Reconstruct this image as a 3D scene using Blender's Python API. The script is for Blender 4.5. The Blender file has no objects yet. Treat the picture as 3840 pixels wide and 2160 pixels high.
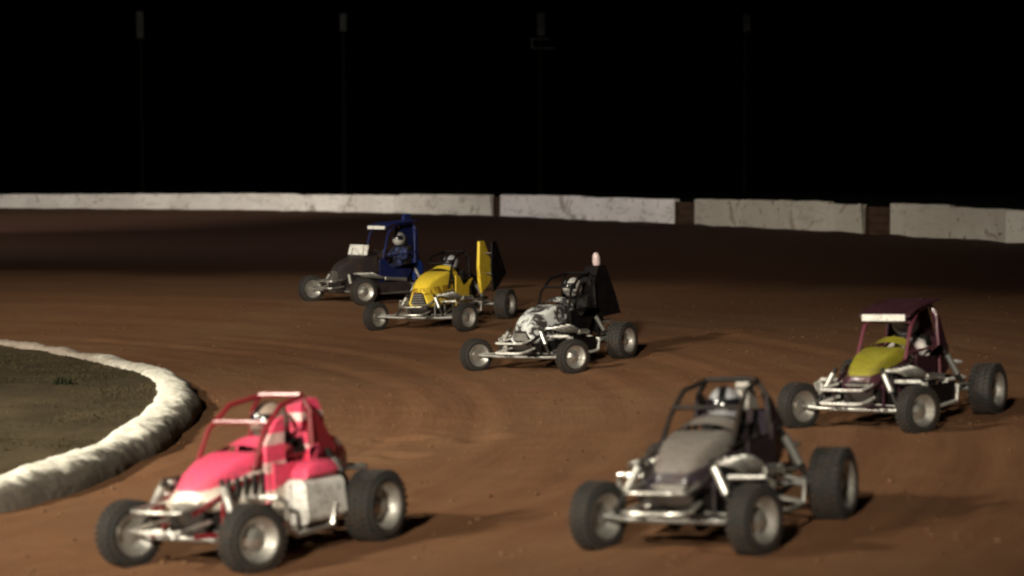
import bpy, bmesh, math, random
import numpy as np
from mathutils import Vector, Matrix, noise as mnoise
R = math.radians
PI = math.pi
random.seed(7)
sc = bpy.context.scene
C = sc.collection

# ------------------------------------------------------------------ camera
CAM_H = 2.94
F = 7000.0                      # focal length in photograph pixels (3840 wide)
PITCH = math.atan((1080 - 671) / F)
cd = bpy.data.cameras.new('camera'); cam = bpy.data.objects.new('camera', cd); C.objects.link(cam)
cam.location = (0, 0, CAM_H); cam.rotation_euler = (PI/2 - PITCH, 0, 0)
cd.sensor_width = 36.0; cd.lens = 36.0 * F / 3840; cd.clip_end = 6000; cd.clip_start = 0.1
cd.dof.use_dof = True; cd.dof.focus_distance = 31.0; cd.dof.aperture_fstop = 0.95
sc.camera = cam

# ------------------------------------------------------------------ night sky, faint moonlight, exposure
w = bpy.data.worlds.new('World'); sc.world = w; w.use_nodes = True
nt = w.node_tree; nt.nodes.clear()
sk = nt.nodes.new('ShaderNodeTexSky'); sk.sky_type = 'NISHITA'; sk.sun_disc = False
sk.sun_elevation = R(-6.0); sk.sun_rotation = R(200)
bg = nt.nodes.new('ShaderNodeBackground'); bg.inputs[1].default_value = 0.02
wo = nt.nodes.new('ShaderNodeOutputWorld')
nt.links.new(sk.outputs[0], bg.inputs[0]); nt.links.new(bg.outputs[0], wo.inputs[0])
sl = bpy.data.lights.new('moon', 'SUN'); sl.energy = 0.012; sl.angle = R(0.5); sl.color = (1, 0.95, 0.85)
so = bpy.data.objects.new('moon', sl); C.objects.link(so); so.rotation_euler = (R(48), 0, R(-20))
sc.view_settings.view_transform = 'Standard'; sc.view_settings.look = 'None'
sc.view_settings.exposure = 0.0; sc.view_settings.gamma = 1.0; sc.view_settings.use_curve_mapping = False
sc.render.engine = 'CYCLES'
sc.cycles.use_denoising = True
sc.cycles.max_bounces = 5
sc.cycles.filter_width = 2.3

# ------------------------------------------------------------------ helpers
def ray(px, py):
    v = Vector(((px - 1920) / F, 1.0, -(py - 1080) / F))
    c, s = math.cos(PITCH), math.sin(PITCH)
    return Vector((v.x, v.y*c + v.z*s, -v.y*s + v.z*c))
def G(px, py, z=0.0):
    d = ray(px, py); t = (z - CAM_H) / d.z
    return Vector((d.x*t, d.y*t, z))

class MB:
    def __init__(s): s.v = []; s.f = []
    def add(s, vs, fs):
        o = len(s.v); s.v += [tuple(p) for p in vs]; s.f += [tuple(i + o for i in f) for f in fs]
        return s
    def box(s, c, d, rot=None):
        vs = [Vector((x*d[0]/2, y*d[1]/2, z*d[2]/2)) for x in (-1, 1) for y in (-1, 1) for z in (-1, 1)]
        if rot is not None: vs = [rot @ v for v in vs]
        vs = [v + Vector(c) for v in vs]
        return s.add(vs, [(0,1,3,2), (4,6,7,5), (0,4,5,1), (2,3,7,6), (0,2,6,4), (1,5,7,3)])
    def tube(s, pts, r, n=8, closed=False, cap=True, smooth=0):
        P = [Vector(p) for p in pts]
        for _ in range(smooth):
            Q = []
            m = len(P)
            for i in range(m if closed else m - 1):
                a, b = P[i], P[(i+1) % m]
                Q += [a.lerp(b, .25), a.lerp(b, .75)]
            if not closed: Q = [P[0]] + Q[0:] + [P[-1]]
            P = Q
        m = len(P); rings = []; up = None
        for i in range(m):
            if closed: t = P[(i+1) % m] - P[i-1]
            else: t = P[min(i+1, m-1)] - P[max(i-1, 0)]
            t.normalize()
            if up is None: up = Vector((0,0,1)) if abs(t.z) < .9 else Vector((1,0,0))
            a = t.cross(up).normalized(); b = a.cross(t).normalized(); up = b
            rr = r[i] if isinstance(r, (list, tuple)) and len(r) == m else (r if not isinstance(r, (list, tuple)) else r[0])
            rings.append([P[i] + a*math.cos(2*PI*k/n)*rr + b*math.sin(2*PI*k/n)*rr for k in range(n)])
        vs = [p for g in rings for p in g]; fs = []
        for i in range(m if closed else m-1):
            j = (i+1) % m
            for k in range(n):
                l = (k+1) % n
                fs.append((i*n+k, i*n+l, j*n+l, j*n+k))
        if cap and not closed:
            fs += [tuple(range(n))[::-1], tuple((m-1)*n+k for k in range(n))]
        return s.add(vs, fs)
    def lathe(s, prof, n=32, axis='Y', closed=False, off=(0,0,0)):
        # prof: (axial, radius)
        vs = []; m = len(prof)
        for (a, r) in prof:
            for k in range(n):
                t = 2*PI*k/n; u, v = r*math.cos(t), r*math.sin(t)
                p = {'Y': (u, a, v), 'X': (a, u, v), 'Z': (u, v, a)}[axis]
                vs.append((p[0]+off[0], p[1]+off[1], p[2]+off[2]))
        fs = []
        for i in range(m if closed else m-1):
            j = (i+1) % m
            for k in range(n):
                l = (k+1) % n; fs.append((i*n+k, i*n+l, j*n+l, j*n+k))
        return s.add(vs, fs)
    def loft(s, secs, cap=True, closed_sec=True):
        n = len(secs[0]); vs = [p for q in secs for p in q]; fs = []
        for i in range(len(secs)-1):
            for k in range(n if closed_sec else n-1):
                l = (k+1) % n; fs.append((i*n+k, i*n+l, (i+1)*n+l, (i+1)*n+k))
        if cap and closed_sec:
            fs += [tuple(range(n))[::-1], tuple((len(secs)-1)*n+k for k in range(n))]
        return s.add(vs, fs)
    def plate(s, pts2, mk, th):
        # polygon extruded: mk(u,v,w) -> point
        n = len(pts2); vs = [mk(u, v, -th/2) for u, v in pts2] + [mk(u, v, th/2) for u, v in pts2]
        fs = [tuple(range(n))[::-1], tuple(range(n, 2*n))] + [(k, (k+1) % n, n+(k+1) % n, n+k) for k in range(n)]
        return s.add(vs, fs)
    def mesh(s, name, m=None, angle=38):
        me = bpy.data.meshes.new(name); me.from_pydata(s.v, [], s.f)
        bm = bmesh.new(); bm.from_mesh(me); bmesh.ops.recalc_face_normals(bm, faces=bm.faces); bm.to_mesh(me); bm.free()
        for p in me.polygons: p.use_smooth = True
        me.set_sharp_from_angle(angle=R(angle))
        if m: me.materials.append(m)
        return me
    def build(s, name, m, parent=None, loc=None):
        return link(name, s.mesh(name, m), parent, loc)
def link(name, me, parent=None, loc=None):
    o = bpy.data.objects.new(name, me); C.objects.link(o)
    if parent is not None: o.parent = parent
    if loc is not None: o.location = loc
    return o
def tag(o, label, cat, group=None):
    o['label'] = label; o['category'] = cat
    if group: o['group'] = group
    return o
def structure(o): o['kind'] = 'structure'; return o
def stuff(o): o['kind'] = 'stuff'; return o

def rrect(x, w_, z0, z1, r=.06, n=4, dy=0.0, wt=None):
    """rounded rectangle section in the y-z plane at x; wt = width at the top"""
    wt = w_ if wt is None else wt; pts = []
    for (cy, cz, a0) in ((1, 1, 0), (-1, 1, 90), (-1, -1, 180), (1, -1, 270)):
        W = (wt if cz > 0 else w_)/2
        for k in range(n+1):
            a = R(a0 + 90*k/n)
            pts.append((x, dy + cy*(W-r) + r*math.cos(a), ((z1-r) if cz > 0 else (z0+r)) + r*math.sin(a)))
    return pts

# ------------------------------------------------------------------ materials
MATS = {}
def newmat(name):
    m = bpy.data.materials.new(name); m.use_nodes = True
    t = m.node_tree; b = t.nodes['Principled BSDF']; return m, t, b
def nd(t, typ, **kw):
    n = t.nodes.new(typ)
    for k, v in kw.items():
        if k in ('operation', 'blend_type', 'data_type', 'noise_dimensions', 'feature', 'interpolation_type', 'wave_type', 'bands_direction', 'vector_type'): setattr(n, k, v)
    return n
def mixc(t, fac, a, b):
    n = nd(t, 'ShaderNodeMix', data_type='RGBA')
    for sock, val in ((n.inputs[0], fac), (n.inputs[6], a), (n.inputs[7], b)):
        if isinstance(val, (tuple, list)): sock.default_value = (*val[:3], 1)
        elif isinstance(val, (int, float)): sock.default_value = val
        else: t.links.new(val, sock)
    return n.outputs[2]
def math_(t, op, a, b=None, c=None):
    n = nd(t, 'ShaderNodeMath', operation=op)
    for i, v in enumerate((a, b, c)):
        if v is None: continue
        if isinstance(v, (int, float)): n.inputs[i].default_value = v
        else: t.links.new(v, n.inputs[i])
    return n.outputs[0]
def ramp(t, v, lo, hi, a=0.0, b=1.0):
    n = nd(t, 'ShaderNodeMapRange'); n.interpolation_type = 'SMOOTHSTEP'
    t.links.new(v, n.inputs[0])
    for i, x in zip((1,2,3,4), (lo, hi, a, b)): n.inputs[i].default_value = x
    return n.outputs[0]
def noise(t, scale, detail=4, rough=.55, vec=None, dist=0.0):
    n = nd(t, 'ShaderNodeTexNoise'); n.inputs['Scale'].default_value = scale; n.inputs['Detail'].default_value = detail
    n.inputs['Roughness'].default_value = rough; n.inputs['Distortion'].default_value = dist
    if vec is not None: t.links.new(vec, n.inputs['Vector'])
    return n.outputs['Fac']
def coord(t, which='Object'): return nd(t, 'ShaderNodeTexCoord').outputs[which]
def bump(t, b, h, strength, dist):
    n = nd(t, 'ShaderNodeBump'); n.inputs['Strength'].default_value = strength; n.inputs['Distance'].default_value = dist
    t.links.new(h, n.inputs['Height']); t.links.new(n.outputs[0], b.inputs['Normal'])
MUD = (.075, .038, .018)
def paint(name, col, rough=.38, metal=0.0, mud=.45, col2=None, pat=None, coat=.25, spec=.5):
    """painted sheet metal with dirt thrown over it"""
    if name in MATS: return MATS[name]
    m, t, b = newmat(name); oc = coord(t)
    c = col
    if pat == 'blotch':
        f = ramp(t, noise(t, 6, 4, .65, oc, .9), .45, .55); c = mixc(t, f, col, col2)
    elif pat == 'script':
        gz = nd(t, 'ShaderNodeSeparateXYZ'); t.links.new(coord(t, 'Generated'), gz.inputs[0])
        band = math_(t, 'MULTIPLY', ramp(t, gz.outputs[2], .40, .44), ramp(t, gz.outputs[2], .60, .64, 1, 0))
        mp = nd(t, 'ShaderNodeMapping'); mp.inputs['Scale'].default_value = (16, 16, 7); t.links.new(oc, mp.inputs[0])
        f = math_(t, 'MULTIPLY', band, ramp(t, noise(t, 1, 2, .5, mp.outputs[0]), .44, .50)); c = mixc(t, f, col, col2)
    elif pat == 'bands':
        gz = nd(t, 'ShaderNodeSeparateXYZ'); t.links.new(coord(t, 'Generated'), gz.inputs[0])
        s_ = math_(t, 'SINE', math_(t, 'MULTIPLY', gz.outputs[2], 19.0)); f = ramp(t, s_, .25, .4); c = mixc(t, f, col, col2)
    elif pat == 'lower':
        gz = nd(t, 'ShaderNodeSeparateXYZ'); t.links.new(coord(t, 'Generated'), gz.inputs[0])
        q = math_(t, 'ADD', gz.outputs[2], math_(t, 'MULTIPLY', gz.outputs[0], .35))
        f = ramp(t, q, .74, .79, 1, 0); c = mixc(t, f, col, col2)
    n1 = noise(t, 5.5, 6, .65, oc, .4); n2 = noise(t, 38, 3, .6, oc); n4 = noise(t, 95, 2, .5, oc)
    f = math_(t, 'MULTIPLY', ramp(t, math_(t, 'ADD', n1, math_(t, 'MULTIPLY', n2, .35)), .60, .88), mud)
    f = math_(t, 'MAXIMUM', f, math_(t, 'MULTIPLY', ramp(t, n2, .60, .66), min(.95, mud*1.6)))
    f = math_(t, 'MAXIMUM', f, math_(t, 'MULTIPLY', ramp(t, n4, .63, .68), min(.9, mud*1.5)))
    col_out = mixc(t, f, c, MUD)
    t.links.new(col_out, b.inputs['Base Color'])
    b.inputs['Metallic'].default_value = metal; b.inputs['Specular IOR Level'].default_value = spec
    t.links.new(ramp(t, f, 0, .5, rough, .8), b.inputs['Roughness'])
    b.inputs['Coat Weight'].default_value = coat; b.inputs['Coat Roughness'].default_value = .2
    MATS[name] = m; return m
M_TYRE = paint('tyre_rubber', (.016, .015, .014), .8, 0, .32, coat=0)
M_CHROME = paint('polished_alloy', (.62, .60, .56), .32, .85, .4, coat=0)
M_STEEL = paint('bare_steel', (.34, .33, .31), .4, .7, .35, coat=0)
M_DARK = paint('dark_metal', (.014, .013, .013), .55, .1, .3, coat=0, spec=.25)
M_BLACK = paint('black_paint', (.004, .004, .005), .55, 0, .12, coat=0, spec=.12)
M_SEAT = paint('black_vinyl', (.010, .010, .010), .7, 0, .2, coat=0, spec=.2)
M_WHITE = paint('white_paint', (.70, .68, .64), .45, 0, .5)
M_VISOR = paint('dark_visor', (.01, .01, .012), .12, 0, .05)
M_GLOVE = paint('black_glove', (.02, .02, .02), .7, 0, .1, coat=0)

def ground_mat():
    m, t, b = newmat('clay_dirt'); oc = coord(t)
    sp = nd(t, 'ShaderNodeSeparateXYZ'); t.links.new(oc, sp.inputs[0])
    dx = math_(t, 'SUBTRACT', sp.outputs[0], -14.5); dy = math_(t, 'SUBTRACT', sp.outputs[1], 22.5)
    rad = math_(t, 'SQRT', math_(t, 'ADD', math_(t, 'MULTIPLY', dx, dx), math_(t, 'MULTIPLY', dy, dy)))
    ang = math_(t, 'ARCTAN2', dy, dx)
    cb = nd(t, 'ShaderNodeCombineXYZ'); t.links.new(math_(t, 'MULTIPLY', rad, 2.4), cb.inputs[0]); t.links.new(math_(t, 'MULTIPLY', ang, 4.0), cb.inputs[1])
    streak = noise(t, 1.0, 6, .65, cb.outputs[0], .6)
    cb2 = nd(t, 'ShaderNodeCombineXYZ'); t.links.new(math_(t, 'MULTIPLY', rad, 9), cb2.inputs[0]); t.links.new(math_(t, 'MULTIPLY', ang, 10.0), cb2.inputs[1])
    fine = noise(t, 1.0, 4, .6, cb2.outputs[0], .3)
    patch = noise(t, .35, 5, .6, oc, .5); grain = noise(t, 30, 5, .7, oc); clod = noise(t, 7, 5, .65, oc)
    c = mixc(t, ramp(t, streak, .3, .7), (.134, .059, .028), (.170, .081, .039))
    c = mixc(t, math_(t, 'MULTIPLY', ramp(t, fine, .50, .75), .35), c, (.09, .042, .02))
    c = mixc(t, math_(t, 'MULTIPLY', ramp(t, patch, .42, .68), .6), c, (.162, .086, .044))
    c = mixc(t, math_(t, 'MULTIPLY', ramp(t, grain, .55, .8), .3), c, (.06, .03, .015))
    c = mixc(t, math_(t, 'MULTIPLY', ramp(t, clod, .6, .75), .3), c, (.075, .038, .019))
    # moist clay on the outer lane, darkened further to offset strong lamp light
    edge = math_(t, 'ADD', rad, math_(t, 'MULTIPLY', math_(t, 'SUBTRACT', noise(t, .16, 4, .6, oc), .5), 9))
    wet_dim = math_(t, 'MULTIPLY', ramp(t, edge, 25.5, 32.0), math_(t, 'SUBTRACT', 1.0, math_(t, 'MULTIPLY', ramp(t, edge, 78, 112), .95)))
    c = mixc(t, math_(t, 'MULTIPLY', wet_dim, .92), c, (.042, .0125, .0042))
    t.links.new(c, b.inputs['Base Color'])
    b.inputs['Roughness'].default_value = .92; b.inputs['Specular IOR Level'].default_value = .15
    h = math_(t, 'ADD', math_(t, 'MULTIPLY', clod, .6), math_(t, 'ADD', math_(t, 'MULTIPLY', grain, .25), math_(t, 'MULTIPLY', fine, .7)))
    bump(t, b, h, .55, .022)
    return m
def simple(name, col, rough=.9, col2=None, scale=6.0, lo=.4, hi=.65, bs=0.0, bd=.02, spec=.2):
    m, t, b = newmat(name); oc = coord(t)
    n1 = noise(t, scale, 6, .65, oc, .3)
    if col2: t.links.new(mixc(t, ramp(t, n1, lo, hi), col, col2), b.inputs['Base Color'])
    else: b.inputs['Base Color'].default_value = (*col, 1)
    b.inputs['Roughness'].default_value = rough; b.inputs['Specular IOR Level'].default_value = spec
    if bs: bump(t, b, noise(t, scale*3, 6, .7, oc), bs, bd)
    return m
M_DIRT = ground_mat()
M_INFIELD = simple('worn_turf', (.040, .029, .013), .95, (.072, .051, .027), 1.2, .35, .7, .6, .03)
M_GRASS = simple('grass_blades', (.036, .028, .012), .85, (.062, .046, .023), .8)
M_OUTER = simple('dark_scrub', (.012, .011, .007), .95, (.02, .018, .01), .2)
M_CLOD = simple('dirt_clods', (.10, .05, .025), .95, (.17, .09, .045), 3)
M_CONC = None
def wall_mat(name, c1, c2):
    m, t, b = newmat(name); oc = coord(t)
    mp = nd(t, 'ShaderNodeMapping'); mp.inputs['Scale'].default_value = (.55, .55, 2.2); t.links.new(oc, mp.inputs[0])
    n1 = noise(t, 1.0, 7, .7, mp.outputs[0], .6); n2 = noise(t, .28, 4, .6, oc); n3 = noise(t, 5, 4, .6, oc)
    c = mixc(t, ramp(t, n2, .35, .65), c1, c2)
    c = mixc(t, math_(t, 'MULTIPLY', ramp(t, n1, .52, .72), .75), c, (.20, .165, .13))
    c = mixc(t, ramp(t, n3, .64, .70), c, (.06, .035, .02))
    mp2 = nd(t, 'ShaderNodeMapping'); mp2.inputs['Scale'].default_value = (.22, .22, 6.0); t.links.new(oc, mp2.inputs[0])
    c = mixc(t, math_(t, 'MULTIPLY', ramp(t, noise(t, 1.0, 5, .7, mp2.outputs[0], .3), .60, .68), .4), c, (.12, .10, .085))
    c = mixc(t, math_(t, 'MULTIPLY', ramp(t, noise(t, .9, 4, .6, oc, 1.0), .60, .66), .6), c, (.15, .10, .07))
    sp = nd(t, 'ShaderNodeSeparateXYZ'); t.links.new(oc, sp.inputs[0])
    t.links.new(c, b.inputs['Base Color']); b.inputs['Roughness'].default_value = .85
    bump(t, b, n3, .5, .04)
    return m
M_WALL_A = wall_mat('whitewashed_concrete', (.50, .45, .39), (.62, .57, .50))
M_WALL_B = wall_mat('bright_whitewash', (.60, .55, .53), (.72, .66, .65))
M_WALL_C = wall_mat('yellowed_whitewash', (.34, .30, .25), (.42, .375, .32))
M_RUST = simple('rusty_brown_steel', (.035, .018, .010), .8, (.06, .03, .016), 2.0)
M_POLE = simple('grey_pole', (.009, .009, .008), .9, (.017, .016, .014), 3, spec=.03)
M_TAR = simple('tarred_timber', (.002, .0018, .0015), 1.0, (.004, .003, .002), 3, spec=0.0)
def kerb_mat():
    m, t, b = newmat('whitewashed_kerb'); oc = coord(t)
    sp = nd(t, 'ShaderNodeSeparateXYZ'); t.links.new(oc, sp.inputs[0])
    n1 = noise(t, 2.6, 6, .68, oc, .5); n2 = noise(t, 11, 5, .65, oc, .2); n3 = noise(t, 40, 3, .6, oc)
    c = mixc(t, ramp(t, n2, .35, .7), (.86, .83, .74), (.64, .60, .50))
    # mud splashed up from the track, deepened to paint in the outer face's shade
    atn = nd(t, 'ShaderNodeAttribute'); atn.attribute_name = 'mud_shade'
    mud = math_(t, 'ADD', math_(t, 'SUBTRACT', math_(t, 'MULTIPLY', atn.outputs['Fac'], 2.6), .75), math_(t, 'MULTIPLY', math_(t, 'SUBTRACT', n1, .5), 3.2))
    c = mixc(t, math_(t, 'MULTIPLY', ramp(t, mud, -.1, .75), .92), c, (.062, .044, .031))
    c = mixc(t, math_(t, 'MULTIPLY', ramp(t, n3, .6, .7), .5), c, (.17, .12, .075))
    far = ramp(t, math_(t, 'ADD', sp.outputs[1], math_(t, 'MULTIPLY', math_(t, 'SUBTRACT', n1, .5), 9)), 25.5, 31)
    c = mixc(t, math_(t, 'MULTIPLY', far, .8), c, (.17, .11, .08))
    t.links.new(c, b.inputs['Base Color']); b.inputs['Roughness'].default_value = .9
    bump(t, b, n2, .6, .03)
    return m
M_KERB = kerb_mat()

# ------------------------------------------------------------------ ground, track, infield, kerb
def spline(P, n=10):
    P = [Vector((*p, 0)) if len(p) == 2 else Vector(p) for p in P]; out = []
    for i in range(1, len(P)-2):
        a, b_, c, d = P[i-1], P[i], P[i+1], P[i+2]
        for k in range(n):
            t = k/n
            out.append(.5*((2*b_) + (c-a)*t + (2*a-5*b_+4*c-d)*t*t + (3*b_-a-3*c+d)*t**3))
    out.append(P[-2]); return out
WALLPX = [(-700, 42, .55), (0, 46, .59), (1000, 54, .77), (1860, 68, .91), (2354, 78, .90), (3000, 94, .91), (3840, 113, .80), (4400, 135, .7), (5600, 190, .6)]
wall_pts = [Vector(((x-1920)/s, F/s, h)) for x, s, h in WALLPX]
wall_line = spline([wall_pts[0]*2 - wall_pts[1]] + wall_pts + [wall_pts[-1]*2 - wall_pts[-2]], 12)
WL = np.array([tuple(p) for p in wall_line])
def wall_at_px(px):
    """point of the wall's base line seen in pixel column px"""
    for a, b_ in zip(wall_line[:-1], wall_line[1:]):
        qa, qb = 1920 + a.x/a.y*F, 1920 + b_.x/b_.y*F
        if qa <= px <= qb: return a.lerp(b_, (px-qa)/(qb-qa))
    return wall_line[0 if px < 0 else -1].copy()
def wall_dist(X, Y):
    d = np.full(X.shape, 1e9); h = np.zeros(X.shape); sgn = np.zeros(X.shape)
    for a, b_ in zip(WL[:-1], WL[1:]):
        ex, ey = b_[0]-a[0], b_[1]-a[1]; L2 = ex*ex+ey*ey
        t = np.clip(((X-a[0])*ex+(Y-a[1])*ey)/L2, 0, 1)
        dx, dy = X-a[0]-t*ex, Y-a[1]-t*ey; dd = np.hypot(dx, dy); k = dd < d
        d[k] = dd[k]; h[k] = (a[2]+(b_[2]-a[2])*t)[k]; sgn[k] = (ex*dy-ey*dx)[k]
    return d, h, sgn
def bank(X, Y):
    d, h, s = wall_dist(X, Y); q = np.clip(1 - d/21, 0, 1)
    r_ = np.clip((np.hypot(X+14.5, Y-22.5) - 12.8)/7.5, 0, 1); lane = .36*r_*r_*(3-2*r_)      # the turn is banked
    return lane + np.maximum(0, h - .36)*(q*q*(3-2*q)), d, s
def bank1(x, y): return float(bank(np.array([x]), np.array([y]))[0][0])

KPX = [(-1500, 2210), (-700, 2060), (0, 1925), (240, 1862), (450, 1780), (640, 1670), (748, 1560), (735, 1490), (668, 1437), (570, 1398), (440, 1364), (300, 1331), (150, 1306), (0, 1285), (-500, 1240), (-1200, 1200)]
kp = [G(*p) for p in KPX]
kline = spline([kp[0]*2 - kp[1]] + kp + [kp[-1]*2 - kp[-2]], 14)      # outer foot of the kerb
KL = np.array([(p.x, p.y) for p in kline])

def vnoise(X, Y, sc_, seed=0.0):
    out = np.empty(X.shape); f = out.ravel(); xr, yr = X.ravel()*sc_, Y.ravel()*sc_
    for i in range(f.size): f[i] = mnoise.noise((xr[i], yr[i], seed))
    return out
def axis(parts):
    o = []
    for a, b_, st in parts: o += list(np.arange(a, b_ - 1e-6, st))
    o.append(parts[-1][1]); return np.array(o)
xs = axis([(-75, -20, 2.5), (-20, -9, .6), (-9, 9, .10), (9, 20, .6), (20, 60, 2.5)])
ys = axis([(-14, 11, 2.0), (11, 34, .085), (34, 60, .35), (60, 190, 1.5)])
X, Y = np.meshgrid(xs, ys)
Z, DW, SG = bank(X, Y)
rad = np.hypot(X+14.5, Y-22.5); an = np.arctan2(Y-22.5, X+14.5)
n_a = vnoise(rad, an*3.0, 1.7, 3.1); n_b = vnoise(X, Y, 2.3, 7.7); n_c = vnoise(rad, an*9, 4.2, 1.2); n_d = vnoise(X, Y, 7.0, 2.2)
Z = Z + .013*n_a + .010*n_b + .007*n_c + .005*n_d + .10*np.clip(1 - DW/3, 0, 1)*vnoise(X, Y, .8, 5.0)
# ruts cut by the tyres through the turn
for rr_, wd, dp in ((13.2, .18, .035), (14.3, .14, .03), (15.9, .2, .03), (17.4, .16, .035), (19.6, .25, .03)):
    wob = rr_ + .35*vnoise(an*0, an, 1.6, rr_)
    Z -= dp*np.exp(-((rad-wob)/wd)**2)*(0.5+.5*vnoise(an*0+rr_, an, 5.0, .3)) - .5*dp*np.exp(-((rad-wob-.3)/wd)**2)
for (px, py, rd, dp) in ((1440, 1648, .10, .05), (1520, 1650, .22, .05), (1520, 1720, .2, .04), (1830, 1660, .25, .04), (2760, 1335, .3, .05), (1440, 1715, .15, .03), (1110, 1700, .2, .04)):
    p = G(px, py); q = ((X-p.x)/rd)**2 + ((Y-p.y)/rd)**2
    Z -= dp*np.exp(-q) - .45*dp*np.exp(-((np.sqrt(q)-1.5)/.5)**2)
ny, nx = X.shape
keep = SG < 0
if keep[ny//8, nx//2] == False: keep = ~keep
vs = np.stack([X, Y, Z], -1).reshape(-1, 3)
fs = []
for j in range(ny-1):
    for i in range(nx-1):
        if keep[j, i] or keep[j+1, i+1] or keep[j+1, i] or keep[j, i+1]:
            a = j*nx+i; fs.append((a, a+1, a+nx+1, a+nx))
me = bpy.data.meshes.new('dirt_track'); me.from_pydata(vs.tolist(), [], fs)
for p in me.polygons: p.use_smooth = True
me.materials.append(M_DIRT); me.validate()
structure(link('dirt_track', me))
def gz(x, y): return bank1(x, y)

mb = MB(); S = 2500
mb.add([(-S, -S, -.25), (S, -S, -.25), (S, S, -.25), (-S, S, -.25)], [(0, 1, 2, 3)])
structure(mb.build('ground', M_OUTER))

# kerb: rounded bank of whitewashed concrete
mb = MB(); secs = []
KH, KW = .275, .58
side_w = []
for i, p in enumerate(kline):
    t = (kline[min(i+1, len(kline)-1)] - kline[max(i-1, 0)]); t.z = 0; t.normalize()
    inn = Vector((-t.y, t.x, 0))                                   # towards the infield
    tp = min(1, max(0, (p.y-24.5)/6.5)); kh = KH*(1-.58*tp); kw = KW*(1-.42*tp); sec = []
    for k in range(23):
        a = PI*k/22
        u = kw/2 - kw/2*math.cos(a)*1.0 + (.05*math.sin(a)); v = kh*(max(0, math.sin(a))**.62)
        q = p + inn*u; q.z = v - .02
        nn = mnoise.noise((q.x*1.3, q.y*1.3, v*3))*.035 + mnoise.noise((q.x*.7, q.y*.7, 4))*.035
        o = (inn*(-math.cos(a))) + Vector((0, 0, math.sin(a)))
        q += o*nn; q.z -= .0 if 0 < k < 22 else .1
        sec.append(q)
    secs.append(sec)
fine = []
for a, b_ in zip(secs[:-1], secs[1:]):
    nseg = max(1, min(12, int((a[7]-b_[7]).length/.045))) if 12 < a[7].y < 37 else 1
    for k in range(nseg): fine.append([x.lerp(y, k/nseg) for x, y in zip(a, b_)])
fine.append([q.copy() for q in secs[-1]])
for s_ in fine:
    for k, q in enumerate(s_):
        if 0 < k < 22:
            d_ = mnoise.fractal((q.x*4.5, q.y*4.5, q.z*4.5), 1.0, 2.0, 4)*.02 + max(0, mnoise.noise((q.x*11, q.y*11, q.z*11))-.1)*.035
            a = PI*k/22; q.z += d_*(.4+.6*math.sin(a)); q.x += d_*.4
mb.loft(fine, cap=False, closed_sec=False)
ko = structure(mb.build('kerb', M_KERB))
at_ = ko.data.attributes.new('mud_shade', 'FLOAT', 'POINT')
at_.data.foreach_set('value', [max(0.0, 1 - (i % 23)/12.2) for i in range(len(ko.data.vertices))])  # mud and painted shade, fading from outer foot towards the crest

# infield turf
def inside(px_, py_):
    poly = np.vstack([KL, [[-90, KL[-1][1]+4], [-90, KL[0][1]-4]]]); c = np.zeros(px_.shape, bool); j = len(poly)-1
    for i in range(len(poly)):
        xi, yi = poly[i]; xj, yj = poly[j]
        k = ((yi > py_) != (yj > py_)) & (px_ < (xj-xi)*(py_-yi)/(yj-yi+1e-12)+xi); c ^= k; j = i
    return c
ix = axis([(-40, -12, 2.0), (-12, -3, .12)]); iy = axis([(8, 14, 1.0), (14, 40, .14), (40, 44, 1.0)])
IX, IY = np.meshgrid(ix, iy)
IZ = 0.165 - .145*np.clip((IY-24.5)/6.5, 0, 1) + .03*vnoise(IX, IY, .9, 1.0) + .018*vnoise(IX, IY, 4.0, 2.0)
ins = inside(IX, IY)
def kdist(x, y):
    return np.min(np.hypot(KL[:, 0][None]-np.ravel(x)[:, None], KL[:, 1][None]-np.ravel(y)[:, None]), axis=1).reshape(np.shape(x))
kd = kdist(IX, IY)
ok = ins & (kd > .16)
fs = []; ny, nx = IX.shape
for j in range(ny-1):
    for i in range(nx-1):
        if ok[j, i] and ok[j+1, i+1] and ok[j+1, i] and ok[j, i+1]:
            a = j*nx+i; fs.append((a, a+1, a+nx+1, a+nx))
me = bpy.data.meshes.new('infield'); me.from_pydata(np.stack([IX, IY, IZ], -1).reshape(-1, 3).tolist(), [], fs)
for p in me.polygons: p.use_smooth = True
me.materials.append(M_INFIELD)
structure(link('infield', me))
def blades(cx, cy, cz, n, spread, h, mb, rg):
    for _ in range(n):
        a = rg.random()*2*PI; r = spread*math.sqrt(rg.random()); x, y = cx+r*math.cos(a), cy+r*math.sin(a)
        hh = h*(.5+rg.random()*.7); w_ = .006+.006*rg.random(); b_ = rg.random()*2*PI; l = hh*.5*rg.random(); c = rg.random()*2*PI
        d = Vector((math.cos(b_)*w_, math.sin(b_)*w_, 0))
        tip = Vector((x+math.cos(c)*l, y+math.sin(c)*l, cz+hh)); base = Vector((x, y, cz-.01)); mid = base.lerp(tip, .55)+Vector((0, 0, hh*.1))
        mb.add([base-d, base+d, mid+d*.8, mid-d*.8, tip], [(0, 1, 2, 3), (3, 2, 4)])
rg = random.Random(11); mb = MB()
nr = np.random.default_rng(4)
gx_, gy_ = nr.uniform(-11, -3.6, 16000), nr.uniform(15, 35, 16000)
k_ = (np.abs(gx_) < gy_*.29+.6) & inside(gx_, gy_); gx_, gy_ = gx_[k_], gy_[k_]
k_ = kdist(gx_, gy_) > .42; gx_, gy_ = gx_[k_], gy_[k_]; cnt = 0
for x, y in zip(gx_.tolist(), gy_.tolist()):
    if mnoise.noise((x*.8, y*.8, 3)) + rg.random()*.9 < .3: continue
    blades(x, y, 0.16 - .145*min(1, max(0, (y-24.5)/6.5)), 4, .12, .026, mb, rg); cnt += 1
    if cnt > 3600: break
stuff(tag(mb.build('grass', M_GRASS), 'short worn grass growing on the infield inside the kerb', 'grass'))
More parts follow.
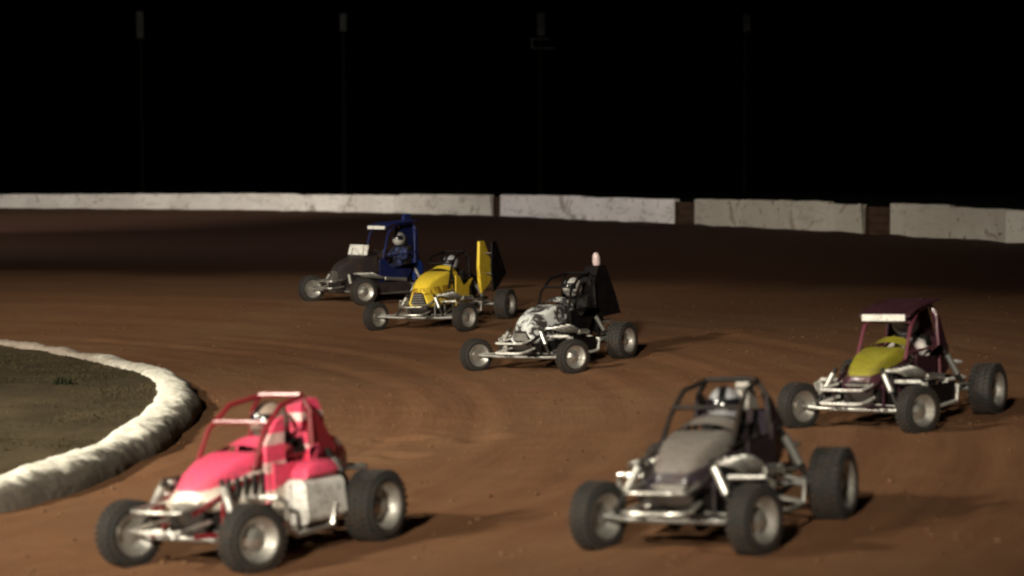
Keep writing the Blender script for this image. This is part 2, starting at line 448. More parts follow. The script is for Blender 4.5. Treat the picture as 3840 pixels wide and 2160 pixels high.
# tuft on the infield
p = G(232, 1432, .18); mb = MB(); blades(p.x, p.y, .15, 160, .13, .10, mb, rg)
M_WEED = simple('dark_weed', (.014, .017, .007), .9, (.028, .028, .012), 6)
tag(mb.build('weed_tuft', M_WEED), 'dark weed tuft standing alone in the infield grass', 'weed')
# loose clods of dirt on the track
rg = random.Random(5); mb = MB()
ico = [Vector(v).normalized() for v in ((0,1,1.6),(0,-1,1.6),(0,1,-1.6),(0,-1,-1.6),(1,1.6,0),(-1,1.6,0),(1,-1.6,0),(-1,-1.6,0),(1.6,0,1),(-1.6,0,1),(1.6,0,-1),(-1.6,0,-1))]
icf = [(0,1,8),(0,8,4),(0,4,5),(0,5,9),(0,9,1),(1,6,8),(8,6,10),(8,10,4),(4,10,2),(4,2,5),(5,2,11),(5,11,9),(9,11,7),(9,7,1),(1,7,6),(3,6,7),(3,7,11),(3,11,2),(3,2,10),(3,10,6)]
cy_ = 12.5 + 26*nr.random(9000)**1.3; cx_ = nr.uniform(-.29, .29, 9000)*cy_
k_ = ~inside(cx_, cy_); cx_, cy_ = cx_[k_], cy_[k_]; ck_ = kdist(cx_, cy_); n = 0
ZI = Z[np.clip(np.searchsorted(ys, cy_), 0, len(ys)-1), np.clip(np.searchsorted(xs, cx_), 0, len(xs)-1)]
for x, y, kd_, zz in zip(cx_.tolist(), cy_.tolist(), ck_.tolist(), ZI.tolist()):
    if kd_ > 1.2 and rg.random() > .5 and mnoise.noise((x*.7, y*.7, 9)) < .1: continue
    s_ = .007 + .020*rg.random()**3
    mb.add([(x + v.x*s_*rg.uniform(.7, 1.3), y + v.y*s_*rg.uniform(.7, 1.3), zz + s_*.3 + v.z*s_*.7) for v in ico], icf); n += 1
    if n > 1500: break
stuff(tag(mb.build('dirt_clods', M_CLOD), 'small loose clods of dirt scattered over the track', 'dirt'))

# ------------------------------------------------------------------ outer wall
def wall_panel(px0, px1, m, parent, rng_, hgt=1.12, lean0=0.0, lean1=0.0):
    a, b_ = wall_at_px(px0), wall_at_px(px1); n = 12; mb = MB(); secs = []
    d = (b_-a); d.z = 0; d.normalize(); nrm = Vector((-d.y, d.x, 0))
    if nrm.y < 0: nrm = -nrm
    for i in range(n+1):
        t = i/n; p = wall_at_px(px0 + (px1-px0)*t); q = p.copy()
        zt = p.z + hgt + .035*mnoise.noise((p.x*.9, p.y*.9, 2)) + .02*mnoise.noise((p.x*3.5, p.y*3.5, 8)) + rng_
        e0 = lean0*(1-t) if lean0 else 0
        sh = d*(lean0 if i == 0 else (lean1 if i == n else 0))
        secs.append([p + Vector((0, 0, -.35)) - p.z*Vector((0,0,0)), Vector((p.x, p.y, zt-.04)) + sh, Vector((p.x, p.y, zt)) + nrm*.04 + sh,
                     Vector((p.x, p.y, zt-.01)) + nrm*.26 + sh, p + nrm*.32 + Vector((0, 0, -.35))])
    mb.loft(secs, cap=True)
    return mb.build('panel', m, parent)
def barrier(label, cuts, m, grp, offs=(0,), leans=(0, 0)):
    a = wall_at_px(cuts[0]); e = bpy.data.objects.new('concrete_barrier', None); C.objects.link(e)
    tag(e, label, 'barrier', grp)
    for i, (c0, c1) in enumerate(zip(cuts[:-1], cuts[1:])):
        wall_panel(c0 + (.5 if i else 0), c1 - (.5 if i < len(cuts)-2 else 0), m[i % len(m)] if isinstance(m, list) else m, e, offs[i % len(offs)],
                   lean0=leans[0] if i == 0 else 0, lean1=leans[1] if i == len(cuts)-2 else 0)
    return e
barrier('whitewashed concrete barrier, long grey-white run with many panels', [-420, -200, 30, 430, 830, 1120, 1335, 1500, 1845], [M_WALL_A], 'whitewashed barriers round the track', (0, -.02, .0, .02, .03, -.03, -.02, .03), (0, -.3))
barrier('brightest white concrete barrier, running up to the narrow dark gate', [1876, 2180, 2528], [M_WALL_B], 'whitewashed barriers round the track', (.05, .0))
barrier('yellowed concrete barrier with a sloping broken end, between the two dark gates', [2604, 2920, 3105, 3238], [M_WALL_C], 'whitewashed barriers round the track', (.03, .05, -.02), (0, -.34))
barrier('yellowed concrete barrier beyond the wide dark gate', [3338, 3560, 3770, 3990, 4300], [M_WALL_C, M_WALL_C, M_WALL_A], 'whitewashed barriers round the track', (.06, .0, -.03))
def gate(label, px0, px1, hgt, nb):
    a, b_ = wall_at_px(px0), wall_at_px(px1); mid = (a+b_)/2
    e = bpy.data.objects.new('steel_gate', None); C.objects.link(e); e.location = mid
    d = (b_-a); L = Vector((d.x, d.y)).length; e.rotation_euler = (0, 0, math.atan2(d.y, d.x)); tag(e, label, 'gate')
    sgn = 1
    for k in range(nb):
        z = -.2 + (hgt+.2)*(k+.5)/nb
        MB().box((0, .12, z), (L-.02, .05, (hgt+.2)/nb-.02)).build('board', M_RUST, e)
    for x in (-L/2+.06, L/2-.06): MB().box((x, .07, hgt/2-.15), (.1, .12, hgt+.32)).build('post', M_RUST, e)
gate('narrow dark brown steel gate set between white barriers', 2530, 2602, 1.0, 4)
gate('wide dark brown steel gate beside the broken barrier end', 3242, 3336, 1.02, 4)
gate('thin dark slanting steel gate strip at the end of the long barrier', 1848, 1874, 1.04, 4)

# poles standing in the dark behind the wall
def dark_pole(px, ytop, ybot, wpx, label, bracket=False):
    p = wall_at_px(px); D = p.y + 14; s = F/D; x = (px-1920)/s
    zt, zb = CAM_H + (671-ytop)/s, CAM_H + (671-ybot)/s
    e = bpy.data.objects.new('utility_pole', None); C.objects.link(e); e.location = (x, D, -.25)
    tag(e, label, 'pole', 'poles in the dark behind the wall')
    MB().tube([(0, .3, 0), (0, .3, zt*.5), (0, .3, zt+.5)], [.16, .14, .11], 10).build('post', M_TAR, e)
    W = wpx/s
    MB().box((0, 0, (zt+zb)/2+.25), (W, .35, zt-zb)).build('cabinet', M_POLE, e)
    MB().box((0, .02, zt+.29), (W*1.25, .45, .06)).build('lid', M_POLE, e)
    if bracket:
        MB().box((-.1, -.02, zb+.05), (W*2.6, .12, .12)).build('crossarm', M_POLE, e)
        MB().box((.15, -.02, zb-.5), (W*3.0, .12, .10)).build('crossarm', M_POLE, e)
        MB().box((-W*1.2, -.02, zb-.25), (.12, .1, .6)).build('strut', M_POLE, e)
dark_pole(535, 52, 148, 26, 'tall dark pole with a long grey cabinet near its top')
dark_pole(1292, 62, 122, 24, 'slim dark pole with a short grey cabinet, behind the long grey-white barrier')
dark_pole(2028, 60, 138, 28, 'dark pole carrying a grey cabinet above two crossarms', True)
dark_pole(2795, 66, 124, 22, 'slim dark pole with a short grey cabinet, behind the yellowed barrier between gates')

# ------------------------------------------------------------------ floodlight masts beside the track (outside the picture)
M_LAMP, _t, _b = newmat('lit_lens'); _b.inputs['Emission Color'].default_value = (1, .95, .8, 1); _b.inputs['Emission Strength'].default_value = 8
def mast(loc, height, heads, label):
    e = bpy.data.objects.new('floodlight_mast', None); C.objects.link(e); e.location = loc
    tag(e, label, 'floodlight')
    MB().tube([(0, 0, -.3), (0, 0, height*.5), (0, 0, height+.6)], [.2, .16, .11], 12).build('pole', M_STEEL, e)
    MB().box((0, 0, height-.5), (2.6, .12, .12)).build('crossbar', M_STEEL, e)
    for i, (tgt, power, size, blend, col) in enumerate(heads):
        p = Vector((-1.1 + 2.2*i/max(1, len(heads)-1), -.25, height)); dirv = (Vector(tgt) - Vector(loc) - p).normalized()
        q = dirv.to_track_quat('-Z', 'Y')
        h = MB().lathe([(.32, .05), (.30, .16), (.05, .27), (0, .28)], 20, 'Z').build('lamp_head', M_STEEL, e)
        h.location = p; h.rotation_mode = 'QUATERNION'; h.rotation_quaternion = q
        ln = MB().lathe([(.03, .265), (.035, .001)], 20, 'Z').build('lens', M_LAMP, h)
        ld = bpy.data.lights.new('flood', 'SPOT'); ld.energy = power; ld.spot_size = R(size); ld.spot_blend = blend; ld.color = col; ld.shadow_soft_size = 1.1
        lo = bpy.data.objects.new('flood_light', ld); C.objects.link(lo); lo.parent = e
        lo.location = p + dirv*.12; lo.rotation_mode = 'QUATERNION'; lo.rotation_quaternion = q
WARM = (1.0, .93, .76); COOL = (1.0, .95, .88)
mast((-22, 8, 0), 13.5, [((-1.6, 19.5, 0), 44000, 47, 1.0, WARM), ((-5.5, 21, 0), 27000, 26, 1.0, WARM), ((-8, 50, 0), 54000, 54, 1.0, WARM)], 'tall steel floodlight mast on the infield side of the turn')
mast((-52, 62, 0), 12, [((2, 95, 1.0), 66000, 85, 1.0, COOL), ((-30, 140, 1.0), 215000, 70, 1.0, COOL)], 'steel floodlight mast lighting the far barrier')
mast((-7, -16, 0), 15, [((-1, 25, 0), 86000, 34, 1.0, WARM)], 'steel floodlight mast added for front fill behind the viewing position')  # unseen mast, added to fill the camera-facing sides with light

# ------------------------------------------------------------------ race cars
_mc = {}
def cached(key, fn):
    if key not in _mc: _mc[key] = fn()
    return _mc[key]
def tyre_mesh(r, w_, rim):
    def fn():
        mb = MB(); h = w_/2
        mb.lathe([(-h*.78, rim-.008), (-h*.97, rim+.03), (-h, (r+rim)/2), (-h*.93, r-.035), (-h*.78, r-.014), (-h*.4, r-.008), (h*.4, r-.008), (h*.78, r-.014), (h*.93, r-.035), (h, (r+rim)/2), (h*.97, rim+.03), (h*.78, rim-.008)], 40)
        nb = 30
        for row, (y, bw) in enumerate(((-.66, .40), (-.2, .34), (.24, .34), (.68, .40))):
            for k in range(nb):
                a = 2*PI*(k + (.5 if row % 2 else 0))/nb
                rot = Matrix.Rotation(-a, 3, 'Y')
                mb.box(rot @ Vector((r-.008, y*h, 0)), (.022, bw*h, 2*PI*r/nb*.62), rot)
        return mb.mesh('tyre', M_TYRE)
    return cached(('tyre', r, w_, rim), fn)
def rim_mesh(rim, w_, five=True):
    def fn():
        mb = MB(); h = w_/2*.86
        mb.lathe([(-h, rim+.002), (-h-.006, rim+.012), (-h+.012, rim+.008), (-h+.03, rim-.02), (-h*.3, rim-.045), (h*.3, rim-.045), (h-.03, rim-.02), (h-.012, rim+.008), (h+.006, rim+.012), (h, rim+.002), (h-.01, rim-.012), (h*.3, rim-.055), (-h*.3, rim-.055), (-h+.01, rim-.012)], 40, closed=True)
        n = 6 if five else 4; off = h*.25
        for k in range(n):
            a = 2*PI*k/n; rot = Matrix.Rotation(-a, 3, 'Y'); e0, e1 = .05, rim-.045
            vs = [rot @ Vector(p) for p in ((e0, off-.02, -.028), (e0, off-.02, .028), (e1, off-.045, .052), (e1, off-.045, -.052), (e0, off+.03, -.022), (e0, off+.03, .022), (e1, off-.005, .045), (e1, off-.005, -.045))]
            mb.add(vs, [(0, 1, 2, 3), (4, 7, 6, 5), (0, 4, 5, 1), (1, 5, 6, 2), (2, 6, 7, 3), (3, 7, 4, 0)])
        mb.lathe([(off-.04, .001), (off-.04, .062), (off+.035, .06), (off+.05, .03), (off+.052, .001)], 20)
        return mb.mesh('rim', M_CHROME)
    return cached(('rim', rim, w_, five), fn)
def hub_mesh(rim, w_):
    def fn():
        mb = MB(); h = w_/2
        mb.lathe([(-h*.15, .001), (-h*.15, rim*.62), (-h*.05, rim*.62), (-h*.05, .001)], 28)
        for k in range(6):
            a = 2*PI*k/6+.3; mb.lathe([(h*.2, .012), (h*.42, .011), (h*.44, .001)], 6, off=(.042*math.cos(a), 0, .042*math.sin(a)))
        return mb.mesh('brake_disc', M_CHROME)
    return cached(('hub', rim, w_), fn)
def add_wheel(car, x, y, r, w_, rim, steer=0, side=1):
    me = rim_mesh(rim, w_); o = link('wheel', me, car, (x, y, r)); o.rotation_euler = (0, random.uniform(0, 1), steer + (0 if side > 0 else PI))
    link('tyre', tyre_mesh(r, w_, rim), o); link('brake_disc', hub_mesh(rim, w_), o)
    return o

def car(label, loc, heading, c):
    e = bpy.data.objects.new('speedway_car', None); C.objects.link(e)
    e.location = loc; e.rotation_euler = seat_on_bank(loc, heading); tag(e, label, 'race car', 'speedway cars racing through the turn')
    wb = c.get('wb', 1.8); xr, xf = -wb/2, wb/2; rr, rf = c.get('rr', .29), c.get('rf', .26)
    tl, tr = c.get('tl', .84), c.get('tr', .88); tf = c.get('tf', .70); wr, wf = c.get('wr', .27), c.get('wf', .18)
    top = c.get('top', 1.32); dz = top - 1.32; fr = c['frame']; st = c.get('steer', R(-20))
    B = c['body']; sx = wb/1.8
    # wheels
    for (x, y, r, w_, s_) in ((xr, tl, rr, wr, 0), (xr, -tr, rr*1.03, wr*1.08, 0), (xf, tf, rf, wf, st), (xf, -tf, rf, wf, st)):
        add_wheel(e, x, y, r, w_, r*.62, s_, 1 if y > 0 else -1)
    # axles and running gear
    MB().tube([(xr, tl, rr), (xr, -tr, rr)], .028, 8).build('rear_axle', M_STEEL, e)
    MB().lathe([(-.1, .03), (-.07, .11), (.05, .12), (.1, .04)], 16, 'Y', off=(xr, -.02, rr)).build('differential', M_DARK, e)
    MB().tube([(xf, tf-.05, rf), (xf+.0, .4, rf-.02), (xf, -.4, rf-.02), (xf, -tf+.05, rf)], .024, 8).build('front_axle', M_STEEL, e)
    for s_ in (1, -1):
        MB().tube([(xf, s_*.5, rf+.05), (xf-.75, s_*.32, .36)], .013, 6).build('radius_rod', M_STEEL, e)
        MB().tube([(xr, s_*.58, rr+.06), (xr+.62, s_*.33, .36)], .015, 6).build('radius_rod', M_STEEL, e)
        sh = MB().tube([(xf, s_*.46, rf+.02), (xf-.08, s_*.26, .66)], .022, 8).build('shock_absorber', M_DARK, e)
        MB().tube([(xf-.03, s_*.385, .42), (xf-.07, s_*.29, .6)], .034, 10).build('spring', M_CHROME, sh)
        sh = MB().tube([(xr, s_*.5, rr), (xr+.12, s_*.3, .74)], .024, 8).build('shock_absorber', M_DARK, e)
        MB().tube([(xr+.04, s_*.43, .44), (xr+.1, s_*.34, .66)], .036, 10).build('spring', M_STEEL, sh)
    MB().tube([(xf-.02, tf-.1, rf+.02), (xf-.12, 0, rf+.03), (xf-.02, -tf+.1, rf+.02)], .011, 6).build('tie_rod', M_STEEL, e)
    # frame
    mb = MB()
    for s_ in (1, -1):
        y = .31*s_
        mb.tube([(xf+.18, .2*s_, .28), (xf-.3, y, .22), (xr-.15, y, .22), (xr-.3, .22*s_, .34)], .021, 8, smooth=1)
        mb.tube([(xf+.18, .2*s_, .44), (xf-.35, .27*s_, .62), (0, y, .66), (xr+.35, y, .68), (xr-.25, .2*s_, .6)], .019, 8, smooth=1)
        for x in (xf-.05, xf-.45, 0.1*sx, xr+.45): mb.tube([(x, y*.9, .23), (x, y*.93, .64 if x < xf-.2 else .5)], .016, 6)
        mb.tube([(0.1*sx, y*.94, .24), (xr+.45, y*.94, .66)], .015, 6)
    for x in (xf-.05, xf-.45, .1*sx, xr+.45, xr): mb.tube([(x, .3, .22), (x, -.3, .22)], .016, 6)
    mb.build('frame', fr, e)
    MB().box(((xf+xr)/2-.1, 0, .2), (wb*.72, .56, .02)).build('floor_pan', M_DARK, e)
    # roll cage
    mb = MB(); xm, xh = -.52*sx + c.get('cx', 0), .12*sx + c.get('cx', 0); cw = .31
    for s_ in (1, -1):
        mb.tube([(xm-.02, s_*cw, .24), (xm, s_*cw, .8+dz*.6), (xm-.03, s_*(cw-.03), top-.12), (xm-.03, s_*.2, top)], .022, 8)
        mb.tube([(xm-.03, s_*.21, top-.01), (xh-.22, s_*.25, top-.05), (xh+.03, s_*.27, top-.22), (xh+.22*sx, s_*.28, .70)], .021, 8)
        mb.tube([(xm, s_*.26, top-.1), (xr-.06, s_*.2, .70), (xr-.22, s_*.19, .5)], .018, 8)
        mb.tube([(xm, s_*cw, .82+dz*.6), (xh+.16*sx, s_*.285, .80+dz*.45)], .016, 6)
    mb.tube([(xm-.03, .2, top), (xm-.03, -.2, top)], .022, 8)
    mb.tube([(xh-.04, .26, top-.16), (xh-.04, -.26, top-.16)], .018, 8)
    mb.tube([(xm, cw, .78+dz*.6), (xm, -cw, .78+dz*.6)], .016, 6)
    mb.tube([(xh+.22*sx, .28, .7), (xh+.22*sx, -.28, .7)], .016, 6)
    mb.build('roll_cage', c.get('cage', fr), e)
    # bonnet
    x0, x1 = .22*sx + c.get('hx', 0), xf+c.get('nose', .12)
    hb = MB(); hh = c.get('hood_h', .88); secs = []
    for t, w_, za, zb, wt in ((0, .64, .40, hh, .5), (.12, .64, .40, hh, .5), (.45, .60, .42, hh-.035, .44), (.75, .52, .42, hh-.11, .36), (.93, .44, .42, hh-.2, .30), (1, .38, .44, hh-.27, .26)):
        secs.append(rrect(x0+(x1-x0)*t, w_, za, zb, .07, 4, 0, wt))
    hd = hb.loft(secs).build('bonnet', c.get('hood', B), e)
    for s_ in (1, -1):
        for k in range(5):
            x = x0+.12+k*.085; MB().box((x, s_*(.318-.012*k), .58), (.04, .02, .16), Matrix.Rotation(s_*.25, 3, 'Z')).build('louvre', M_DARK, hd)
    mb = MB(); mb.loft([rrect(x1+.004, .32, .46, hh-.3, .05, 4, 0, .22), rrect(x1+.02, .30, .47, hh-.31, .05, 4, 0, .2)])
    gr = mb.build('grille', M_DARK, e)
    for k in range(5):
        z = .49+(hh-.83)*k/4; MB().box((x1+.026, 0, z), (.014, .27-.02*k, .012)).build('grille_bar', M_CHROME, gr)
    # engine block, sump and firewall fill the bay under the bonnet
    MB().loft([rrect(x0+.06, .50, .22, .50, .05, 3), rrect(x0+.5*(x1-x0), .52, .21, .52, .05, 3), rrect(x1-.10, .36, .25, .48, .05, 3)]).build('engine', M_DARK, e)
    MB().loft([rrect(x0-.06, .60, .22, hh-.12, .04, 3), rrect(x0-.03, .60, .22, hh-.12, .04, 3)]).build('firewall', M_DARK, e)
    MB().box((x1-.03, 0, .36), (.05, .34, .2)).build('radiator', M_DARK, e)
    # cowl around the cockpit
    for s_ in (1, -1):
        mb = MB(); prof = [(xr+.42, .30), (x0+.02, .30), (x0+.02, hh-.08), (x0-.12*sx, hh-.1), (x0-.3*sx, .70), (xm+.12, .68), (xm-.02, .80), (xr+.42, .78)]
        mb.plate(prof, lambda u, v, w_, s_=s_: Vector((u, s_*(.325+w_+.03*math.sin((v-.3)*2.4)), v)), .018)
        mb.build('side_panel', c.get('side', B), e)
    mb = MB(); mb.loft([[(x0-.02+.01*k, .31*math.cos(PI*k_/8), hh-.12+.17*math.sin(PI*k_/8)) for k_ in range(9)] for k in (0, 1)][:1] + [[(x0-.2, .30*math.cos(PI*k_/8), hh-.14+.24*math.sin(PI*k_/8)) for k_ in range(9)]], closed_sec=False)
    mb.build('cowl', c.get('hood', B), e)
    # seat
    mb = MB(); sz = dz*(.55 if dz > 0 else .95)
    mb.plate([(-.5, .34), (-.1, .32), (-.06, .42), (-.36, .44), (-.44, .95+sz), (-.53, .98+sz)], lambda u, v, w_: Vector((u*sx + c.get('cx', 0), w_, v)), .42)
    for s_ in (1, -1): mb.plate([(-.5, .36), (-.1, .34), (-.1, .55), (-.3, .62), (-.38, .9+sz), (-.5, .92+sz)], lambda u, v, w_, s_=s_: Vector((u*sx + c.get('cx', 0), s_*.22+w_, v)), .03)
    seat = mb.build('seat', M_SEAT, e)
    MB().box((-.47*sx + c.get('cx', 0), 0, 1.06+sz), (.07, .2, .16)).build('headrest', M_SEAT, seat)
    # steering
    sw = MB(); rot = Matrix.Rotation(R(62), 3, 'Y'); sc_ = Vector((-.02*sx + c.get('cx', 0), 0, .80+sz))
    sw.tube([sc_ + rot @ Vector((.15*math.cos(2*PI*k/20), .15*math.sin(2*PI*k/20), 0)) for k in range(20)], .014, 6, closed=True)
    for k in range(3): sw.tube([sc_, sc_ + rot @ Vector((.15*math.cos(2*PI*k/3), .15*math.sin(2*PI*k/3), 0))], .01, 5)
    sw.tube([sc_, sc_ + Vector((.4, 0, -.18))], .014, 6); sw.build('steering_wheel', M_DARK, e)
    # tail and fin
    mb = MB(); secs = []; xt0, xt1 = xm-.06, xr-c.get('tail_len', .42); tz = c.get('tail_z', 0)
    for t, w_, za, zb in ((0, .56, .42, .88), (.3, .56, .40, .87), (.65, .46, .42, .80), (.9, .32, .47, .72), (1, .22, .52, .66)):
        secs.append(rrect(xt0+(xt1-xt0)*t, w_, za+tz*(.4+.6*t), zb+tz, .08, 5))
    mb.loft(secs).build('tail_tank', c.get('tail', B), e)
    if 'fin' in c:
        f = c['fin']; z1 = f['top']; mb = MB(); fx = f.get('x', xr-.02); L = f.get('len', .5); y = f.get('y', 0); th = f.get('th', .16); zb0 = f.get('bot', .6)
        pr = f.get('prof', [(0, 0), (.04, .55), (.30, 1.0), (.55, 1.0), (.88, .40), (1, .18), (.92, 0)])
        mb.plate([(fx + L*.5 - L*u, zb0 + (z1-zb0)*v) for u, v in pr], lambda u, v, w_: Vector((u, y + w_*(1.0 - .35*(v-zb0)/(z1-zb0)), v)), th)
        fo = mb.build('tail_fin', f['mat'], e)
        if 'back' in f:
            pr2 = [(u*.96+.02, v*.97+.01) for u, v in pr]
            mb = MB().plate([(fx + L*.5 - L*u - .05, zb0 + (z1-zb0)*v) for u, v in pr2], lambda u, v, w_: Vector((u, y - f.get('gap', .28) + w_, v)), .03)
            mb.build('fin_plate', f['back'], fo)
            for zf in (.35, .75):
                MB().tube([(fx-.03, y, zb0+(z1-zb0)*zf), (fx-.08, y-f.get('gap', .28), zb0+(z1-zb0)*zf)], .012, 6).build('fin_stay', M_STEEL, fo)
        if 'cap' in f:
            MB().lathe([(-.01, .001), (-.01, .05), (.05, .062), (.14, .058), (.19, .035), (.2, .001)], 16, 'Z', off=(fx-.0*L, y, z1)).build('beacon', f['cap'], fo)
    # bumpers and nerf bars
    nf = c.get('nerf', M_CHROME)
    mb = MB(); mb.tube([(xf, .2, .36), (xf+.36, .24, .34), (xf+.42, .18, .34), (xf+.42, -.18, .34), (xf+.36, -.24, .34), (xf, -.2, .36)], .018, 8, smooth=1)
    mb.tube([(xf+.02, .2, .5), (xf+.34, .24, .48), (xf+.39, .18, .48), (xf+.39, -.18, .48), (xf+.34, -.24, .48), (xf+.02, -.2, .5)], .016, 8, smooth=1)
    mb.build('front_bumper', nf, e)
    rb = c.get('rb', .58)
    mb = MB(); mb.tube([(xr-.1, .24, .36), (xr-rb+.08, .30, .34), (xr-rb, .22, .34), (xr-rb, -.22, .34), (xr-rb+.08, -.30, .34), (xr-.1, -.24, .36)], .02, 8, smooth=1)
    mb.tube([(xr-.1, .22, .54), (xr-rb+.12, .28, .52), (xr-rb+.04, .2, .52), (xr-rb+.04, -.2, .52), (xr-rb+.12, -.28, .52), (xr-.1, -.22, .54)], .018, 8, smooth=1)
    for s_ in (1, -1): mb.tube([(xr-rb+.03, s_*.16, .34), (xr-rb+.07, s_*.16, .52)], .016, 6)
    mb.build('rear_bumper', c.get('rbump', nf), e)
    for s_ in (1, -1):
        yy = s_*.60
        mb = MB(); a0, a1 = xf-.34, xr+.42
        mb.tube([(a0+.04, s_*.3, .5), (a0, yy*.95, .50), (a0-.06, yy, .46), (a0-.08, yy, .24), (a0-.16, yy, .20), (a1+.1, yy, .20), (a1, yy*.95, .2), (a1-.02, s_*.31, .24)], .021, 8)
        mb.tube([(a1+.08, yy, .2), (a1+.02, yy, .36), (a1, s_*.32, .42)], .018, 8)
        mb.tube([((a0+a1)/2, yy, .2), ((a0+a1)/2, s_*.31, .22)], .016, 6)
        nb = mb.build('nerf_bar', nf, e)
        if 'nerf_plate' in c and s_ in c.get('plate_sides', (1, -1)):
            MB().plate([(a0-.12, .215), (a1+.12, .215), (a1+.1, .42), (a0-.12, .44)], lambda u, v, w_, yy=yy: Vector((u, yy*.985+w_, v)), .012).build('nerf_plate', c['nerf_plate'], nb)
            MB().plate([(a0-.055, .235), (a0+.09, .47), (a0-.07, .49), (a0-.105, .30)], lambda u, v, w_, yy=yy, s_=s_: Vector((u, yy+s_*.015+w_, v)), .012).build('nerf_flag', M_WHITE, nb)
    # exhaust headers, injector stacks
    for s_ in c.get('pipes', (1,)):
        ex = MB()
        for k in range(4):
            x = x0+.58*sx-.13*k; ex.tube([(x, s_*.24, .62), (x-.02, s_*.39, .62), (x-.12, s_*.43, .56), (x0-.12, s_*.42, .5)], .021, 8, smooth=1)
        ex.tube([(x0-.06, s_*.42, .5), (x0-.3, s_*.42, .48), (xr+.5, s_*.44, .46)], .04, 10); ex.build('exhaust_pipe', c.get('exh', M_CHROME), e)
    if c.get('stacks', False):
        for k in range(4):
            t_ = .14+.12*k; MB().lathe([(0, .022), (.07, .02), (.1, .032), (.1, .027), (.05, .016)], 12, 'Z', off=(x0+(x1-x0)*t_, .07, hh-.05)).build('injector_stack', M_CHROME, e)
    if 'sail' in c:
        for s_ in (1, -1):
            MB().plate([(xm+.02, .80), (xm-.0, top-.14), (xm-.10, top-.14), (xr-.04, .74), (xr+.02, .66)], lambda u, v, w_, s_=s_: Vector((u, s_*.285+w_, v)), .012).build('sail_panel', c['sail'], e)
    if 'plate' in c:
        px, pz, pw, ph, rz = c['plate']
        pl = MB().box((0, 0, 0), (.014, pw, ph)).build('number_plate', M_WHITE, e); pl.location = (px, 0, pz); pl.rotation_euler = (0, R(-18), rz)
        for s_ in (-1, 1): MB().tube([(.012, s_*pw*.3, ph*.2), (.02, s_*pw*.3, -ph*.5-.14)], .011, 6).build('bracket', M_STEEL, pl)
    if 'roof' in c:
        MB().loft([rrect(xm-.1, .6, top+.02, top+.045, .01, 2), rrect(xh-.1, .62, top-.03, top-.005, .01, 2), rrect(xh+.1, .6, top-.10, top-.075, .01, 2)]).build('roof_panel', c['roof'], e)
        MB().box((xh+.11, 0, top-.10), (.02, .5, .07)).build('sun_strip', M_WHITE, e)
    for (secs_, r_, m, nm) in c.get('extra', []):       # rounded tanks and fairings: (x, y0, y1, z0, z1) sections
        MB().loft([rrect(x, y1-y0, z0, z1, r_, 5, (y0+y1)/2, (y1-y0)*.86) for (x, y0, y1, z0, z1) in secs_]).build(nm, m, e)
    return e

# ------------------------------------------------------------------ drivers
def driver_meshes():
    V = [((-.30, 0, .50), .135), ((-.34, 0, .62), .13), ((-.39, 0, .76), .15), ((-.41, 0, .88), .12), ((-.405, 0, .97), .055), ((-.385, 0, 1.07), .085), ((-.375, 0, 1.14), .07)]
    E = [(0, 1), (1, 2), (2, 3), (3, 4), (4, 5), (5, 6)]
    hands = []
    def chain(start, pts):
        i = start
        for p, r in pts:
            V.append((p, r)); E.append((i, len(V)-1)); i = len(V)-1
        return i
    for s_ in (1, -1):
        i = chain(3, [((-.40, s_*.17, .87), .07), ((-.30, s_*.27, .70), .052), ((-.15, s_*.22, .73), .042), ((-.06, s_*.155, .80), .03), ((-.035, s_*.145, .815), .03)])
        hands.append(Vector((-.03, s_*.145, .82)))
        for k in range(4):
            d = (k-1.5)*.017; chain(i, [((-.01+.0*k, s_*.145 + d*.2, .83 + d), .010), ((.018, s_*.13, .835 + d), .009), ((.012, s_*.112, .825 + d), .008)])
        chain(i, [((-.045, s_*.12, .84), .011), ((-.03, s_*.105, .852), .009)])
        chain(0, [((-.24, s_*.10, .47), .095), ((.12, s_*.13, .56), .065), ((.42, s_*.10, .36), .05), ((.52, s_*.10, .33), .04), ((.55, s_*.10, .42), .035)])
    me = bpy.data.meshes.new('driver_rig'); bm = bmesh.new(); lay = bm.verts.layers.skin.verify()
    bv = []
    for (p, r) in V:
        v = bm.verts.new(p); v[lay].radius = (r, r); bv.append(v)
    bv[0][lay].use_root = True
    for a, b_ in E: bm.edges.new((bv[a], bv[b_]))
    bm.to_mesh(me); bm.free()
    o = bpy.data.objects.new('driver_rig', me); C.objects.link(o)
    o.modifiers.new('skin', 'SKIN'); s_ = o.modifiers.new('sub', 'SUBSURF'); s_.levels = 1
    dg = bpy.context.evaluated_depsgraph_get(); dg.update()
    body = bpy.data.meshes.new_from_object(o.evaluated_get(dg)); bpy.data.objects.remove(o)
    for p in body.polygons:
        p.use_smooth = True
        p.material_index = 1 if min((p.center-h).length for h in hands) < .085 else 0
    return body
DRV = driver_meshes()
def helmet_mesh(m):
    mb = MB(); secs = []
    for j in range(13):
        ph = -PI/2*.72 + (PI/2*.72+PI/2)*j/12; r = math.cos(ph)
        secs.append([(.165*r*math.cos(2*PI*k/24)*(1.06 if math.cos(2*PI*k/24) > 0 and j < 6 else 1), .135*r*math.sin(2*PI*k/24), .155*math.sin(ph)) for k in range(24)])
    mb.loft(secs); return mb.mesh('helmet', m)
def visor_mesh():
    mb = MB(); secs = []
    for z in (-.02, .015, .05, .075):
        r = math.cos(math.asin(z/.155)) + .03
        secs.append([(.165*r*math.cos(a)*1.02, .135*r*math.sin(a), z) for a in np.linspace(-1.25, 1.25, 15)])
    mb.loft(secs, cap=False, closed_sec=False); return mb.mesh('visor', M_VISOR)
VIS = visor_mesh()
